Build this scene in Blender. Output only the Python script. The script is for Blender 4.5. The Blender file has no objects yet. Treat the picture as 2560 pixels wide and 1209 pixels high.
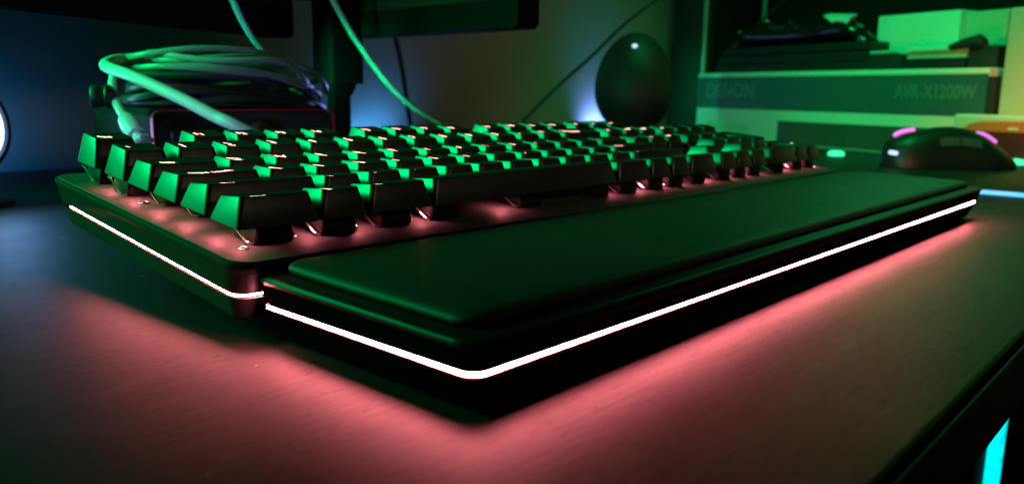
import bpy, bmesh, math, random
from mathutils import Vector, Matrix
random.seed(11)
SC = 0.001                      # everything below is written in millimetres
scene = bpy.context.scene
COL = scene.collection
PI = math.pi

# ------------------------------------------------------------------ camera
CAM = Vector((-116.04, -211.23, 71.79))
RIGHT = Vector((0.67057, -0.74167, 0.01605))
UP = Vector((0.12423, 0.13360, 0.98322))
BACK = Vector((-0.73137, -0.65732, 0.18173))
FPX = 2009.4                    # focal length in photo pixels (2560 wide)


def ray(px, py):
    return (RIGHT * ((px - 1280) / FPX) + UP * (-(py - 604.5) / FPX) - BACK)


def at(px, py, y):              # point of the place seen at that spot, at depth y
    d = ray(px, py)
    return CAM + d * ((y - CAM.y) / d.y)


def at_plane(px, py, p0, n):
    d = ray(px, py)
    return CAM + d * (n.dot(p0 - CAM) / n.dot(d))


cam = bpy.data.cameras.new('camera')
cam.sensor_width = 36.0
cam.lens = FPX / 2560 * 36
cam.clip_start = 0.005
cam.clip_end = 50
co = bpy.data.objects.new('camera', cam)
m = Matrix((RIGHT, UP, BACK)).transposed().to_4x4()
m.translation = CAM * SC
co.matrix_world = m
COL.objects.link(co)
scene.camera = co
cam.dof.use_dof = True
cam.dof.focus_distance = 0.265
cam.dof.aperture_fstop = 16.0

# ------------------------------------------------------------------ materials


def mat(name, base=(0.02, 0.02, 0.02), rough=0.45, metal=0.0, spec=0.5, bump=None, rvar=0.0,
        emit=None, estr=0.0, coat=0.0, bvar=None, dust=None, evar=None):
    M = bpy.data.materials.new(name)
    M.use_nodes = True
    nt = M.node_tree
    b = nt.nodes['Principled BSDF']
    b.inputs['Base Color'].default_value = (*base, 1)
    b.inputs['Roughness'].default_value = rough
    b.inputs['Metallic'].default_value = metal
    b.inputs['Specular IOR Level'].default_value = spec
    b.inputs['Coat Weight'].default_value = coat
    if emit:
        b.inputs['Emission Color'].default_value = (*emit, 1)
        b.inputs['Emission Strength'].default_value = estr
    tc = nt.nodes.new('ShaderNodeTexCoord')
    if bump:
        sc_, st = bump
        n = nt.nodes.new('ShaderNodeTexNoise')
        n.inputs['Scale'].default_value = sc_
        n.inputs['Detail'].default_value = 3
        nt.links.new(tc.outputs['Object'], n.inputs['Vector'])
        bp = nt.nodes.new('ShaderNodeBump')
        bp.inputs['Strength'].default_value = st
        bp.inputs['Distance'].default_value = 0.0003
        nt.links.new(n.outputs['Fac'], bp.inputs['Height'])
        nt.links.new(bp.outputs['Normal'], b.inputs['Normal'])
    if rvar:
        n = nt.nodes.new('ShaderNodeTexNoise')
        n.inputs['Scale'].default_value = 60
        n.inputs['Detail'].default_value = 5
        nt.links.new(tc.outputs['Object'], n.inputs['Vector'])
        mr = nt.nodes.new('ShaderNodeMapRange')
        mr.inputs['To Min'].default_value = rough - rvar
        mr.inputs['To Max'].default_value = rough + rvar
        nt.links.new(n.outputs['Fac'], mr.inputs['Value'])
        nt.links.new(mr.outputs['Result'], b.inputs['Roughness'])
    if bvar:
        col2, scl = bvar
        n = nt.nodes.new('ShaderNodeTexNoise')
        n.inputs['Scale'].default_value = scl
        n.inputs['Detail'].default_value = 4
        nt.links.new(tc.outputs['Object'], n.inputs['Vector'])
        mx = nt.nodes.new('ShaderNodeMix')
        mx.data_type = 'RGBA'
        mx.inputs['A'].default_value = (*base, 1)
        mx.inputs['B'].default_value = (*col2, 1)
        nt.links.new(n.outputs['Fac'], mx.inputs['Factor'])
        nt.links.new(mx.outputs['Result'], b.inputs['Base Color'])
    if dust:
        vscale, amount = dust
        v = nt.nodes.new('ShaderNodeTexVoronoi')
        v.inputs['Scale'].default_value = vscale
        nt.links.new(tc.outputs['Object'], v.inputs['Vector'])
        n = nt.nodes.new('ShaderNodeTexNoise')
        n.inputs['Scale'].default_value = vscale * .3
        n.inputs['Detail'].default_value = 3
        nt.links.new(tc.outputs['Object'], n.inputs['Vector'])
        mr = nt.nodes.new('ShaderNodeMapRange')
        mr.inputs['From Min'].default_value = 0.54
        mr.inputs['From Max'].default_value = 0.80
        mr.inputs['To Max'].default_value = amount
        nt.links.new(n.outputs['Fac'], mr.inputs['Value'])
        lt = nt.nodes.new('ShaderNodeMath')
        lt.operation = 'LESS_THAN'
        nt.links.new(v.outputs['Distance'], lt.inputs[0])
        nt.links.new(mr.outputs['Result'], lt.inputs[1])
        mx = nt.nodes.new('ShaderNodeMix')
        mx.data_type = 'RGBA'
        mx.inputs['A'].default_value = (*base, 1)
        mx.inputs['B'].default_value = (0.42, 0.41, 0.38, 1)
        nt.links.new(lt.outputs['Value'], mx.inputs['Factor'])
        nt.links.new(mx.outputs['Result'], b.inputs['Base Color'])
    if evar:
        n = nt.nodes.new('ShaderNodeTexNoise')
        n.inputs['Scale'].default_value = evar[0]
        n.inputs['Detail'].default_value = 2
        nt.links.new(tc.outputs['Object'], n.inputs['Vector'])
        mr = nt.nodes.new('ShaderNodeMapRange')
        mr.inputs['From Min'].default_value = 0.3
        mr.inputs['From Max'].default_value = 0.7
        mr.inputs['To Min'].default_value = estr * (1 - evar[1])
        mr.inputs['To Max'].default_value = estr * (1 + evar[1])
        nt.links.new(n.outputs['Fac'], mr.inputs['Value'])
        nt.links.new(mr.outputs['Result'], b.inputs['Emission Strength'])
    return M


RED = (1.0, 0.185, 0.22)
M = {}
M['keycap'] = mat('keycap_plastic', (0.016, 0.016, 0.015), 0.38, spec=1.0, bump=(2600, 0.12), rvar=0.05)
M['case'] = mat('case_plastic', (0.007, 0.0075, 0.007), 0.45, spec=0.3, bump=(2200, 0.12), rvar=0.06, dust=(160, 0.05))
M['rest_base'] = mat('rest_base_plastic', (0.004, 0.004, 0.004), 0.65, spec=0.0, bump=(2200, 0.12), rvar=0.06, dust=(160, 0.05))
M['plate'] = mat('plate_metal', (0.085, 0.08, 0.08), 0.6, spec=0.3, bump=(2400, 0.15), rvar=0.05, dust=(130, 0.07))
M['switch'] = mat('switch_plastic', (0.006, 0.006, 0.006), 0.5, spec=0.2)
M['wire'] = mat('steel_wire', (0.75, 0.75, 0.75), 0.22, metal=1.0)
M['screw'] = mat('screw_steel', (0.35, 0.34, 0.34), 0.3, metal=1.0)
M['leather'] = mat('cushion_leatherette', (0.030, 0.031, 0.030), 0.55, spec=0.38, bump=(1100, 0.5), rvar=0.08, dust=(70, 0.05))
M['rubber'] = mat('black_rubber', (0.012, 0.012, 0.012), 0.8)
M['strip'] = mat('underglow_strip', (0.8, 0.6, 0.6), 0.5, emit=RED, estr=380)
M['strip'].cycles.emission_sampling = 'FRONT'
M['strip_halo'] = mat('underglow_halo', (0.7, 0.2, 0.2), 0.5, emit=(1.0, 0.05, 0.09), estr=1.1)  # dim red rim imitates the lens halo around the strip
M['legend'] = mat('lit_legend', (0.5, 0.4, 0.4), 0.5, emit=(1.0, 0.36, 0.29), estr=5.0)
M['print'] = mat('unlit_legend', (0.42, 0.42, 0.42), 0.6)
M['black'] = mat('black_plastic', (0.012, 0.012, 0.012), 0.45, rvar=0.06)
M['matte'] = mat('matte_black', (0.004, 0.004, 0.004), 0.7, spec=0.12)
M['gloss'] = mat('gloss_black', (0.008, 0.008, 0.008), 0.12)
M['cable'] = mat('black_cable', (0.03, 0.03, 0.032), 0.38)
M['grey_cable'] = mat('grey_cable', (0.42, 0.42, 0.43), 0.42)
M['coil_cable'] = mat('coil_cable', (0.15, 0.17, 0.16), 0.34)
M['red'] = mat('red_metal', (0.65, 0.02, 0.05), 0.4, metal=0.3)
M['white_card'] = mat('white_card', (0.72, 0.73, 0.70), 0.5, bvar=((0.62, 0.64, 0.60), 12))
M['teal_card'] = mat('teal_card', (0.03, 0.115, 0.13), 0.5, bvar=((0.022, 0.085, 0.10), 9))
M['grey_print'] = mat('grey_print', (0.07, 0.20, 0.18), 0.5)
M['dark_print'] = mat('dark_print', (0.05, 0.055, 0.045), 0.5, bvar=((0.09, 0.09, 0.07), 25))
M['beige'] = mat('beige_card', (0.50, 0.49, 0.40), 0.7, bvar=((0.44, 0.43, 0.34), 20))
M['orange'] = mat('orange_card', (0.72, 0.17, 0.03), 0.5)
M['maroon'] = mat('maroon_card', (0.10, 0.012, 0.014), 0.5)
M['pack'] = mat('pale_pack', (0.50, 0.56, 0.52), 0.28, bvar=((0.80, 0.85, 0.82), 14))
M['wall'] = mat('wall_paint', (0.46, 0.44, 0.36), 0.85, bump=(180, 0.25), bvar=((0.42, 0.40, 0.33), 3))
M['mat'] = mat('mat_surface', (0.022, 0.024, 0.022), 0.5, bump=(1500, 0.2))
M['cyan'] = mat('cyan_light', (0.3, 0.6, 0.8), 0.4, emit=(0.0, 0.42, 1.0), estr=1.05)
M['cyan2'] = mat('turquoise_light', (0.3, 0.6, 0.8), 0.4, emit=(0.0, 0.92, 0.95), estr=1.1, evar=(90, 0.3))
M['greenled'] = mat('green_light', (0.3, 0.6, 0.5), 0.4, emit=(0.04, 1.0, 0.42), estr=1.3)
M['pink'] = mat('pink_light', (0.5, 0.3, 0.5), 0.4, emit=(0.95, 0.16, 0.90), estr=1.15)
M['lampglint'] = mat('painted_glint', (0.5, 0.5, 0.6), 0.4, emit=(0.50, 0.66, 1.0), estr=1.3)  # emission that paints a lamp's reflection on glossy shells
M['bluelamp'] = mat('lamp_face', (0.5, 0.5, 0.6), 0.4, emit=(0.36, 0.55, 1.0), estr=5)
M['screen'] = mat('screen_glass', (0.03, 0.034, 0.02), 0.4, spec=0.3)
M['egg'] = mat('speaker_shell', (0.017, 0.021, 0.019), 0.55, spec=0.4)
M['mouse'] = mat('mouse_shell', (0.018, 0.023, 0.022), 0.42, bump=(1800, 0.1))

# desk: dark laminate, grain and pores running along x, dust
Dk = bpy.data.materials.new('desk_laminate')
Dk.use_nodes = True
nt = Dk.node_tree
L = nt.links.new
b = nt.nodes['Principled BSDF']
tc = nt.nodes.new('ShaderNodeTexCoord')


def mapping(scale):
    mp = nt.nodes.new('ShaderNodeMapping')
    mp.inputs['Scale'].default_value = scale
    L(tc.outputs['Object'], mp.inputs['Vector'])
    return mp


def noise(scale_vec, sc_, detail=4, rough=0.6):
    n = nt.nodes.new('ShaderNodeTexNoise')
    n.inputs['Scale'].default_value = sc_
    n.inputs['Detail'].default_value = detail
    n.inputs['Roughness'].default_value = rough
    L(mapping(scale_vec).outputs['Vector'], n.inputs['Vector'])
    return n


def ramp(src, stops):
    r = nt.nodes.new('ShaderNodeValToRGB')
    els = r.color_ramp.elements
    for i, (p, c) in enumerate(stops):
        e = els[i] if i < 2 else els.new(p)
        e.position = p
        e.color = (*c, 1)
    L(src, r.inputs['Fac'])
    return r


grain = noise((9, 150, 30), 4.0, 6, 0.65)
pores = noise((180, 720, 100), 1.0, 2, 0.5)
porem = noise((14, 60, 10), 1.0, 3, 0.6)
gcol = ramp(grain.outputs['Fac'], [(0.30, (0.006, 0.0052, 0.005)), (0.70, (0.032, 0.028, 0.0265))])
pr = ramp(pores.outputs['Fac'], [(0.365, (0, 0, 0)), (0.39, (1, 1, 1))])
pm = ramp(porem.outputs['Fac'], [(0.36, (1, 1, 1)), (0.44, (0, 0, 0))])
mxp = nt.nodes.new('ShaderNodeMath')
mxp.operation = 'MAXIMUM'
L(pr.outputs['Color'], mxp.inputs[0])
L(pm.outputs['Color'], mxp.inputs[1])
mul = nt.nodes.new('ShaderNodeMix')
mul.data_type = 'RGBA'
mul.inputs['A'].default_value = (0.0015, 0.001, 0.001, 1)
L(mxp.outputs['Value'], mul.inputs['Factor'])
L(gcol.outputs['Color'], mul.inputs['B'])
dust = nt.nodes.new('ShaderNodeTexVoronoi')
dust.inputs['Scale'].default_value = 95
L(tc.outputs['Object'], dust.inputs['Vector'])
dn = noise((14, 14, 14), 1.0, 3, 0.6)
dthr = nt.nodes.new('ShaderNodeMapRange')
dthr.inputs['From Min'].default_value = 0.52
dthr.inputs['From Max'].default_value = 0.75
dthr.inputs['To Min'].default_value = 0.0
dthr.inputs['To Max'].default_value = 0.14
L(dn.outputs['Fac'], dthr.inputs['Value'])
dless = nt.nodes.new('ShaderNodeMath')
dless.operation = 'LESS_THAN'
L(dust.outputs['Distance'], dless.inputs[0])
L(dthr.outputs['Result'], dless.inputs[1])
mul2 = nt.nodes.new('ShaderNodeMix')
mul2.data_type = 'RGBA'
mul2.inputs['B'].default_value = (0.35, 0.34, 0.30, 1)
L(dless.outputs['Value'], mul2.inputs['Factor'])
L(mul.outputs['Result'], mul2.inputs['A'])
L(mul2.outputs['Result'], b.inputs['Base Color'])
smear = noise((5, 9, 5), 2.0, 5, 0.6)
rr = nt.nodes.new('ShaderNodeMapRange')
rr.inputs['To Min'].default_value = 0.38
rr.inputs['To Max'].default_value = 0.58
L(smear.outputs['Fac'], rr.inputs['Value'])
L(rr.outputs['Result'], b.inputs['Roughness'])
b.inputs['Specular IOR Level'].default_value = 0.15
bp1 = nt.nodes.new('ShaderNodeBump')
bp1.inputs['Strength'].default_value = 0.2
bp1.inputs['Distance'].default_value = 0.0004
L(mxp.outputs['Value'], bp1.inputs['Height'])
fine = noise((120, 1300, 300), 1.0, 4, 0.65)
bp2 = nt.nodes.new('ShaderNodeBump')
bp2.inputs['Strength'].default_value = 0.35
bp2.inputs['Distance'].default_value = 0.0003
L(fine.outputs['Fac'], bp2.inputs['Height'])
L(bp1.outputs['Normal'], bp2.inputs['Normal'])
L(bp2.outputs['Normal'], b.inputs['Normal'])
M['desk'] = Dk

# ------------------------------------------------------------------ helpers


def obj(name, bm, mats, parent=None, smooth=40, loc=None):
    me = bpy.data.meshes.new(name)
    bmesh.ops.recalc_face_normals(bm, faces=bm.faces)
    for v in bm.verts:
        v.co *= SC
    bm.to_mesh(me)
    bm.free()
    for mm in (mats if isinstance(mats, (list, tuple)) else [mats]):
        me.materials.append(mm)
    if smooth:
        me.shade_smooth()
        me.set_sharp_from_angle(angle=math.radians(smooth))
    o = bpy.data.objects.new(name, me)
    COL.objects.link(o)
    if parent:
        o.parent = parent
    if loc is not None:
        o.location = Vector(loc) * SC
    return o


def thing(name, label, cat, loc=(0, 0, 0), rot=(0, 0, 0), group=None):
    o = bpy.data.objects.new(name, None)
    o.empty_display_size = 0.02
    COL.objects.link(o)
    o.location = Vector(loc) * SC
    o.rotation_euler = rot
    o['label'] = label
    o['category'] = cat
    if group:
        o['group'] = group
    return o


def tag(o, label, cat, group=None):
    o['label'] = label
    o['category'] = cat
    if group:
        o['group'] = group
    return o


def rrect(x0, x1, y0, y1, r, n=6):
    r = max(0.01, min(r, (x1 - x0) / 2 - 0.01, (y1 - y0) / 2 - 0.01))
    pts = []
    for cx, cy, a0 in ((x1 - r, y1 - r, 0), (x0 + r, y1 - r, 90), (x0 + r, y0 + r, 180), (x1 - r, y0 + r, 270)):
        for i in range(n + 1):
            a = math.radians(a0 + 90 * i / n)
            pts.append((cx + r * math.cos(a), cy + r * math.sin(a)))
    return pts


def loft(bm, rings, cap0=True, cap1=True, mi=0):
    vr = [[bm.verts.new(p) for p in ring] for ring in rings]
    n = len(vr[0])
    for a, c in zip(vr, vr[1:]):
        for i in range(n):
            f = bm.faces.new((a[i], a[(i + 1) % n], c[(i + 1) % n], c[i]))
            f.material_index = mi
    if cap0:
        bm.faces.new(list(reversed(vr[0]))).material_index = mi
    if cap1:
        bm.faces.new(vr[-1]).material_index = mi
    return vr


def rect_loft(bm, x0, x1, y0, y1, r, prof, zf=None, n=6, **kw):
    """prof: list of (inset, z)"""
    rings = []
    for ins, z in prof:
        rings.append([(x, y, z + (zf(x, y, z) if zf else 0)) for x, y in
                      rrect(x0 + ins, x1 - ins, y0 + ins, y1 - ins, max(0.3, r - ins * 0.6), n)])
    return loft(bm, rings, **kw)


def box(bm, x0, x1, y0, y1, z0, z1, bev=0.5, mi=0):
    bev = min(bev, (x1 - x0) * .3, (y1 - y0) * .3, (z1 - z0) * .3)
    rect_loft(bm, x0, x1, y0, y1, bev * 1.2, [(bev, z0), (0, z0 + bev), (0, z1 - bev), (bev, z1)], n=2, mi=mi)


def spline(pts, sub=8):
    P = [Vector(p) for p in pts]
    P = [P[0] * 2 - P[1]] + P + [P[-1] * 2 - P[-2]]
    out = []
    for i in range(1, len(P) - 2):
        p0, p1, p2, p3 = P[i - 1:i + 3]
        for k in range(sub):
            t = k / sub
            out.append(0.5 * ((2 * p1) + (p2 - p0) * t + (2 * p0 - 5 * p1 + 4 * p2 - p3) * t * t
                              + (3 * p1 - p0 - 3 * p2 + p3) * t ** 3))
    out.append(P[-2])
    return out


def tube(bm, pts, r, n=8, closed=False, mi=0):
    pts = [Vector(p) for p in pts]
    N = len(pts)
    rad = r if callable(r) else (lambda t: r)
    rings = []
    ref = None
    for i, p in enumerate(pts):
        if closed:
            t = pts[(i + 1) % N] - pts[i - 1]
        else:
            t = pts[min(i + 1, N - 1)] - pts[max(i - 1, 0)]
        t.normalize()
        if ref is None:
            ref = Vector((0, 0, 1)) if abs(t.z) < 0.9 else Vector((1, 0, 0))
        a = (ref - t * ref.dot(t)).normalized()
        ref = a
        c = t.cross(a)
        rr_ = rad(i / max(1, N - 1))
        rings.append([p + (a * math.cos(2 * PI * k / n) + c * math.sin(2 * PI * k / n)) * rr_ for k in range(n)])
    if closed:
        vr = [[bm.verts.new(q) for q in ring] for ring in rings]
        for i in range(N):
            a, c = vr[i], vr[(i + 1) % N]
            for k in range(n):
                bm.faces.new((a[k], a[(k + 1) % n], c[(k + 1) % n], c[k])).material_index = mi
    else:
        loft(bm, rings, mi=mi)


def lathe(bm, prof, origin=(0, 0, 0), axis=(0, 0, 1), n=24, mi=0):
    """prof: (radius, height) along axis"""
    ax = Vector(axis).normalized()
    a = Vector((1, 0, 0)) if abs(ax.x) < 0.8 else Vector((0, 1, 0))
    a = (a - ax * a.dot(ax)).normalized()
    c = ax.cross(a)
    o = Vector(origin)
    loft(bm, [[o + ax * h + (a * math.cos(2 * PI * k / n) + c * math.sin(2 * PI * k / n)) * max(r, 0.01)
               for k in range(n)] for r, h in prof], mi=mi)


_tc = {}


def text_mesh(s, size):
    key = (s, size)
    if key in _tc:
        return _tc[key]
    cu = bpy.data.curves.new('t', 'FONT')
    cu.body = s
    cu.size = size
    cu.align_x = 'CENTER'
    cu.align_y = 'CENTER'
    cu.resolution_u = 3
    cu.offset = size * 0.022
    ob = bpy.data.objects.new('t', cu)
    COL.objects.link(ob)
    dg = bpy.context.evaluated_depsgraph_get()
    me = bpy.data.meshes.new_from_object(ob.evaluated_get(dg))
    res = ([tuple(v.co) for v in me.vertices], [tuple(p.vertices) for p in me.polygons])
    bpy.data.objects.remove(ob)
    bpy.data.curves.remove(cu)
    bpy.data.meshes.remove(me)
    _tc[key] = res
    return res


def add_text(bm, s, size, place, mi=0):
    vs, fs = text_mesh(s, size)
    v = [bm.verts.new(place(x, y)) for x, y, _ in vs]
    for f in fs:
        try:
            bm.faces.new([v[i] for i in f]).material_index = mi
        except ValueError:
            pass


# ------------------------------------------------------------------ setting
bm = bmesh.new()
rect_loft(bm, -900, 1900, -168.5, 560, 1.5, [(0.8, -22), (0, -21.2), (0, -1.6), (0.5, -0.5), (1.6, 0)], n=4)
desk = thing('desk', 'dark brown wood-grain desk that the glowing keyboard stands on', 'desk')
obj('desktop', bm, M['desk'], desk)
bm = bmesh.new()
rect_loft(bm, -899, 1899, -171.0, -168.6, 1.0, [(0.9, -21.4), (0.2, -20.6), (0, -19.8), (0, -3.6), (0.25, -2.6), (0.9, -1.9)], n=3)
obj('edge_band', bm, mat('edge_band_laminate', (0.075, 0.058, 0.045), 0.6, spec=0.2, bvar=((0.03, 0.025, 0.02), 60)), desk)
bm = bmesh.new()
box(bm, -880, 1880, -120, -100, -95, -22.3, 1)
obj('apron', bm, M['black'], desk)

bm = bmesh.new()
box(bm, -1500, 2600, 620, 640, -740, 1500, 1)
tag(obj('wall', bm, M['wall']), 'plain painted room wall behind the desk', 'wall')
bm = bmesh.new()
box(bm, -1500, 2600, -1500, 700, -760, -740.5, 1)
o = obj('floor', bm, mat('floor_boards', (0.05, 0.04, 0.035), 0.6, bvar=((0.03, 0.025, 0.02), 6)))
o['kind'] = 'structure'

# ------------------------------------------------------------------ keyboard (own frame: z=0 is the underside of the keycaps)
U = 19.05
TILT = math.radians(5.8)
kb = thing('keyboard', 'black mechanical keyboard with red underglow and green-lit keycap sides', 'keyboard',
           (0, 0, 32), (TILT, 0, 0))
KX0, KX1, KY0, KY1 = -6.7, 435.3, -13.2, 126.0
bm = bmesh.new()
rect_loft(bm, KX0, KX1, KY0, KY1, 7, [(5.0, -24.3), (4.2, -23.6), (3.0, -18.4), (2.8, -17.4), (4.6, -17.3), (4.6, -15.85), (2.2, -15.75),
                                      (0.9, -10.6), (0.5, -9.2), (0.0, -7.7), (0.1, -7.0), (0.7, -6.65)], n=6)
for v in bm.verts:                      # the front wall sits back under a lip, the wrist rest tucks in there
    if v.co.y < 0 and v.co.z < -9.3:
        v.co.y += 2.2 * min(1, (-9.3 - v.co.z) / 1.2)
for v in bm.verts:
    if v.co.z < -12:
        v.co.z -= 1.2 * (KY1 - v.co.y) / (KY1 - KY0)
obj('case', bm, M['case'], kb, smooth=35)
bm = bmesh.new()
rect_loft(bm, KX0, KX1, KY0, KY1, 7, [(0.9, -6.64), (1.0, -6.35)], n=6)
obj('top_plate', bm, M['plate'], kb)


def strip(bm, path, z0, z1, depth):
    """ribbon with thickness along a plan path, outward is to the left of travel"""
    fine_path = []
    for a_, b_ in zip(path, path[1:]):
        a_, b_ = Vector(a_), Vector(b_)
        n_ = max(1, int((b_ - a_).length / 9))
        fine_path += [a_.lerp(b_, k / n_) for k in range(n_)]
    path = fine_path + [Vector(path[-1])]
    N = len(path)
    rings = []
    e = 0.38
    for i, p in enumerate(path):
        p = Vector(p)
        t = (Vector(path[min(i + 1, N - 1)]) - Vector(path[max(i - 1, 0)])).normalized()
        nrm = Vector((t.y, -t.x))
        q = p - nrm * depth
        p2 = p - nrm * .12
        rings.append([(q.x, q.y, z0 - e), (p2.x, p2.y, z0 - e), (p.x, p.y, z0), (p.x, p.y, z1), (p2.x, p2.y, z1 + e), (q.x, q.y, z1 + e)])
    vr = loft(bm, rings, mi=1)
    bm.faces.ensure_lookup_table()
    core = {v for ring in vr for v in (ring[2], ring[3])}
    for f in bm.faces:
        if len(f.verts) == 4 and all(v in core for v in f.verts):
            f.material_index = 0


def outline(ins, r, x0, x1, y0, y1, n=8):
    return rrect(x0 + ins, x1 - ins, y0 + ins, y1 - ins, r, n)


def u_path(x0, x1, y0, y1, r, yback, n=8):
    """from the back left, round the front, to the back right (counter-clockwise)"""
    pts = [(x0, yback)]
    for i in range(n + 1):
        a = math.radians(180 + 90 * i / n)
        pts.append((x0 + r + r * math.cos(a), y0 + r + r * math.sin(a)))
    for i in range(n + 1):
        a = math.radians(270 + 90 * i / n)
        pts.append((x1 - r + r * math.cos(a), y0 + r + r * math.sin(a)))
    pts.append((x1, yback))
    return pts


bm = bmesh.new()
up = u_path(KX0 + 3.0, KX1 - 3.0, KY0 + 5.8, KY1 - 3.0, 4.6, 114.5)
strip(bm, up[:10] + [(4.6, KY0 + 5.8)], -16.95, -16.25, 0.7)
for v in bm.verts:
    v.co.z -= 1.2 * (KY1 - v.co.y) / (KY1 - KY0)
obj('light_strip', bm, [M['strip'], M['strip_halo']], kb)
bm = bmesh.new()
strip(bm, [(KX1 - 13, KY0 + 5.8)] + up[10:], -16.95, -16.25, 0.7)
for v in bm.verts:
    v.co.z -= 1.2 * (KY1 - v.co.y) / (KY1 - KY0)
obj('light_strip', bm, [M['strip'], M['strip_halo']], kb)
for x in (45, 384):
    bm = bmesh.new()
    box(bm, x - 8, x + 8, 0, 8, -31.6, -24.3, .6)
    obj('foot', bm, M['rubber'], kb)
    bm = bmesh.new()
    rect_loft(bm, x - 9, x + 9, 100, 108, 1, [(0.5, -42.6), (0, -42), (0, -24)], n=3)
    obj('foot', bm, M['rubber'], kb)
for sx, sy in ((3.6, 67.5), (3.2, 1.6), (424.6, 1.6), (424.6, 67.5), (213, 40)):
    bm = bmesh.new()
    lathe(bm, [(1.9, -6.35), (1.9, -6.15), (1.55, -6.05), (1.3, -6.25), (0.7, -6.25), (0.55, -5.95), (0.2, -5.95)], (sx, sy, 0), n=16)
    obj('screw', bm, M['screw'], kb, smooth=30)

ROWY = [5.25 * U, 4 * U, 3 * U, 2 * U, U, 0.0]
# per row: top front z, top back z, top front y, bottom front/back y
ROWP = [(10.3, 10.9, 4.2, -0.3, 17.2), (10.2, 10.8, 2.3, -0.9, 16.2), (8.65, 8.35, 1.9, -0.9, 16.2),
        (8.6, 7.8, 1.8, -0.9, 16.2), (9.1, 7.3, 2.1, -0.9, 16.2), (9.2, 7.2, 2.0, -0.9, 16.2)]
TOPD = 12.5


def key_top(row, w, tall):
    zf, zb, yf, b0, b1 = ROWP[row]
    x0, x1 = 2.9, w - 2.9
    y0, y1 = yf, yf + TOPD + tall
    cx, cy = (x0 + x1) / 2, (y0 + y1) / 2
    dip = -0.0 if False else 0.95

    def z(x, y, convex=False):
        t = (y - y0) / (y1 - y0)
        u = (x - cx) / ((x1 - x0) / 2)
        u = max(-1, min(1, u))
        if convex:
            v = 2 * t - 1
            return zf + (zb - zf) * t + 0.9 * (1 - v * v) - 0.3
        return zf + (zb - zf) * t - dip * (1 - u * u)
    return x0, x1, y0, y1, cx, cy, z


def keycap_bm(row, wu, tallu=1.0, space=False):
    w = wu * U
    tall = (tallu - 1) * U
    zf, zb, yf, b0, b1 = ROWP[row]
    x0, x1, y0, y1, cx, cy, zt = key_top(row, w, tall)
    bm_ = bmesh.new()
    n = 5
    bot = rrect(0.35, w - 0.35, b0, b1 + tall, 1.3, n)
    top = rrect(x0 - .35, x1 + .35, y0 - .35, y1 + .35, 1.9, n)
    rings = []
    inn = rrect(1.6, w - 1.6, b0 + 1.2, b1 + tall - 1.2, 1.0, n)
    rings.append([(x, y, 3.0) for x, y in inn])
    rings.append([(x, y, 0.0) for x, y in inn])
    rings.append([(x, y, 0.0) for x, y in bot])
    rings.append([(x, y, 0.35) for x, y in bot])
    m1 = [(bx + (tx - bx) * .5 - 0, by + (ty - by) * .5, 0.5 * zt(tx, ty, space)) for (bx, by), (tx, ty) in zip(bot, top)]
    rings.append(m1)
    rings.append([(x, y, zt(x, y, space) - .45) for x, y in top])
    e2 = rrect(x0 - .12, x1 + .12, y0 - .12, y1 + .12, 1.8, n)
    rings.append([(x, y, zt(x, y, space) - .12) for x, y in e2])
    e3 = rrect(x0 + .2, x1 - .2, y0 + .2, y1 - .2, 1.6, n)
    rings.append([(x, y, zt(x, y, space)) for x, y in e3])
    for s in (.86, .7, .5, .3, .1):
        rings.append([(cx + (x - cx) * s, cy + (y - cy) * s, zt(cx + (x - cx) * s, cy + (y - cy) * s, space)) for x, y in e3])
    loft(bm_, rings)
    return bm_


LAY = []   # (row, xu, w, tall, text, secondary)
for i, (x, t) in enumerate(zip((0, 2, 3, 4, 5, 6.5, 7.5, 8.5, 9.5, 11, 12, 13, 14, 15.25, 16.25, 17.25),
                               ('esc', 'F1', 'F2', 'F3', 'F4', 'F5', 'F6', 'F7', 'F8', 'F9', 'F10', 'F11', 'F12', 'prt', 'scr', 'pau'))):
    LAY.append((0, x, 1, 1, t, None))
for i, (t, s) in enumerate(zip('`1234567890-=', '~!@#$%^&*()_+')):
    LAY.append((1, i, 1, 1, t, s))
LAY.append((1, 13, 2, 1, 'backspace', None))
for i, t in enumerate(('ins', 'home', 'pgup')):
    LAY.append((1, 15.25 + i, 1, 1, t, None))
for i, t in enumerate(('num', '/', '*', '-')):
    LAY.append((1, 18.5 + i, 1, 1, t, None))
LAY.append((2, 0, 1.5, 1, 'tab', None))
for i, t in enumerate('QWERTYUIOP[]'):
    LAY.append((2, 1.5 + i, 1, 1, t, None))
LAY.append((2, 13.5, 1.5, 1, '\\', None))
for i, t in enumerate(('del', 'end', 'pgdn')):
    LAY.append((2, 15.25 + i, 1, 1, t, None))
for i, t in enumerate('789'):
    LAY.append((2, 18.5 + i, 1, 1, t, None))
LAY.append((3, 0, 1.75, 1, 'caps lock', None))
for i, t in enumerate("ASDFGHJKL;'"):
    LAY.append((3, 1.75 + i, 1, 1, t, None))
LAY.append((3, 12.75, 2.25, 1, 'enter', None))
for i, t in enumerate('456'):
    LAY.append((3, 18.5 + i, 1, 1, t, None))
LAY.append((3, 21.5, 1, 2, '+', None))
LAY.append((4, 0, 2.25, 1, 'shift', None))
for i, t in enumerate('ZXCVBNM,./'):
    LAY.append((4, 2.25 + i, 1, 1, t, None))
LAY.append((4, 12.25, 2.75, 1, 'shift', None))
LAY.append((4, 16.25, 1, 1, '^', None))
for i, t in enumerate('123'):
    LAY.append((4, 18.5 + i, 1, 1, t, None))
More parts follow.
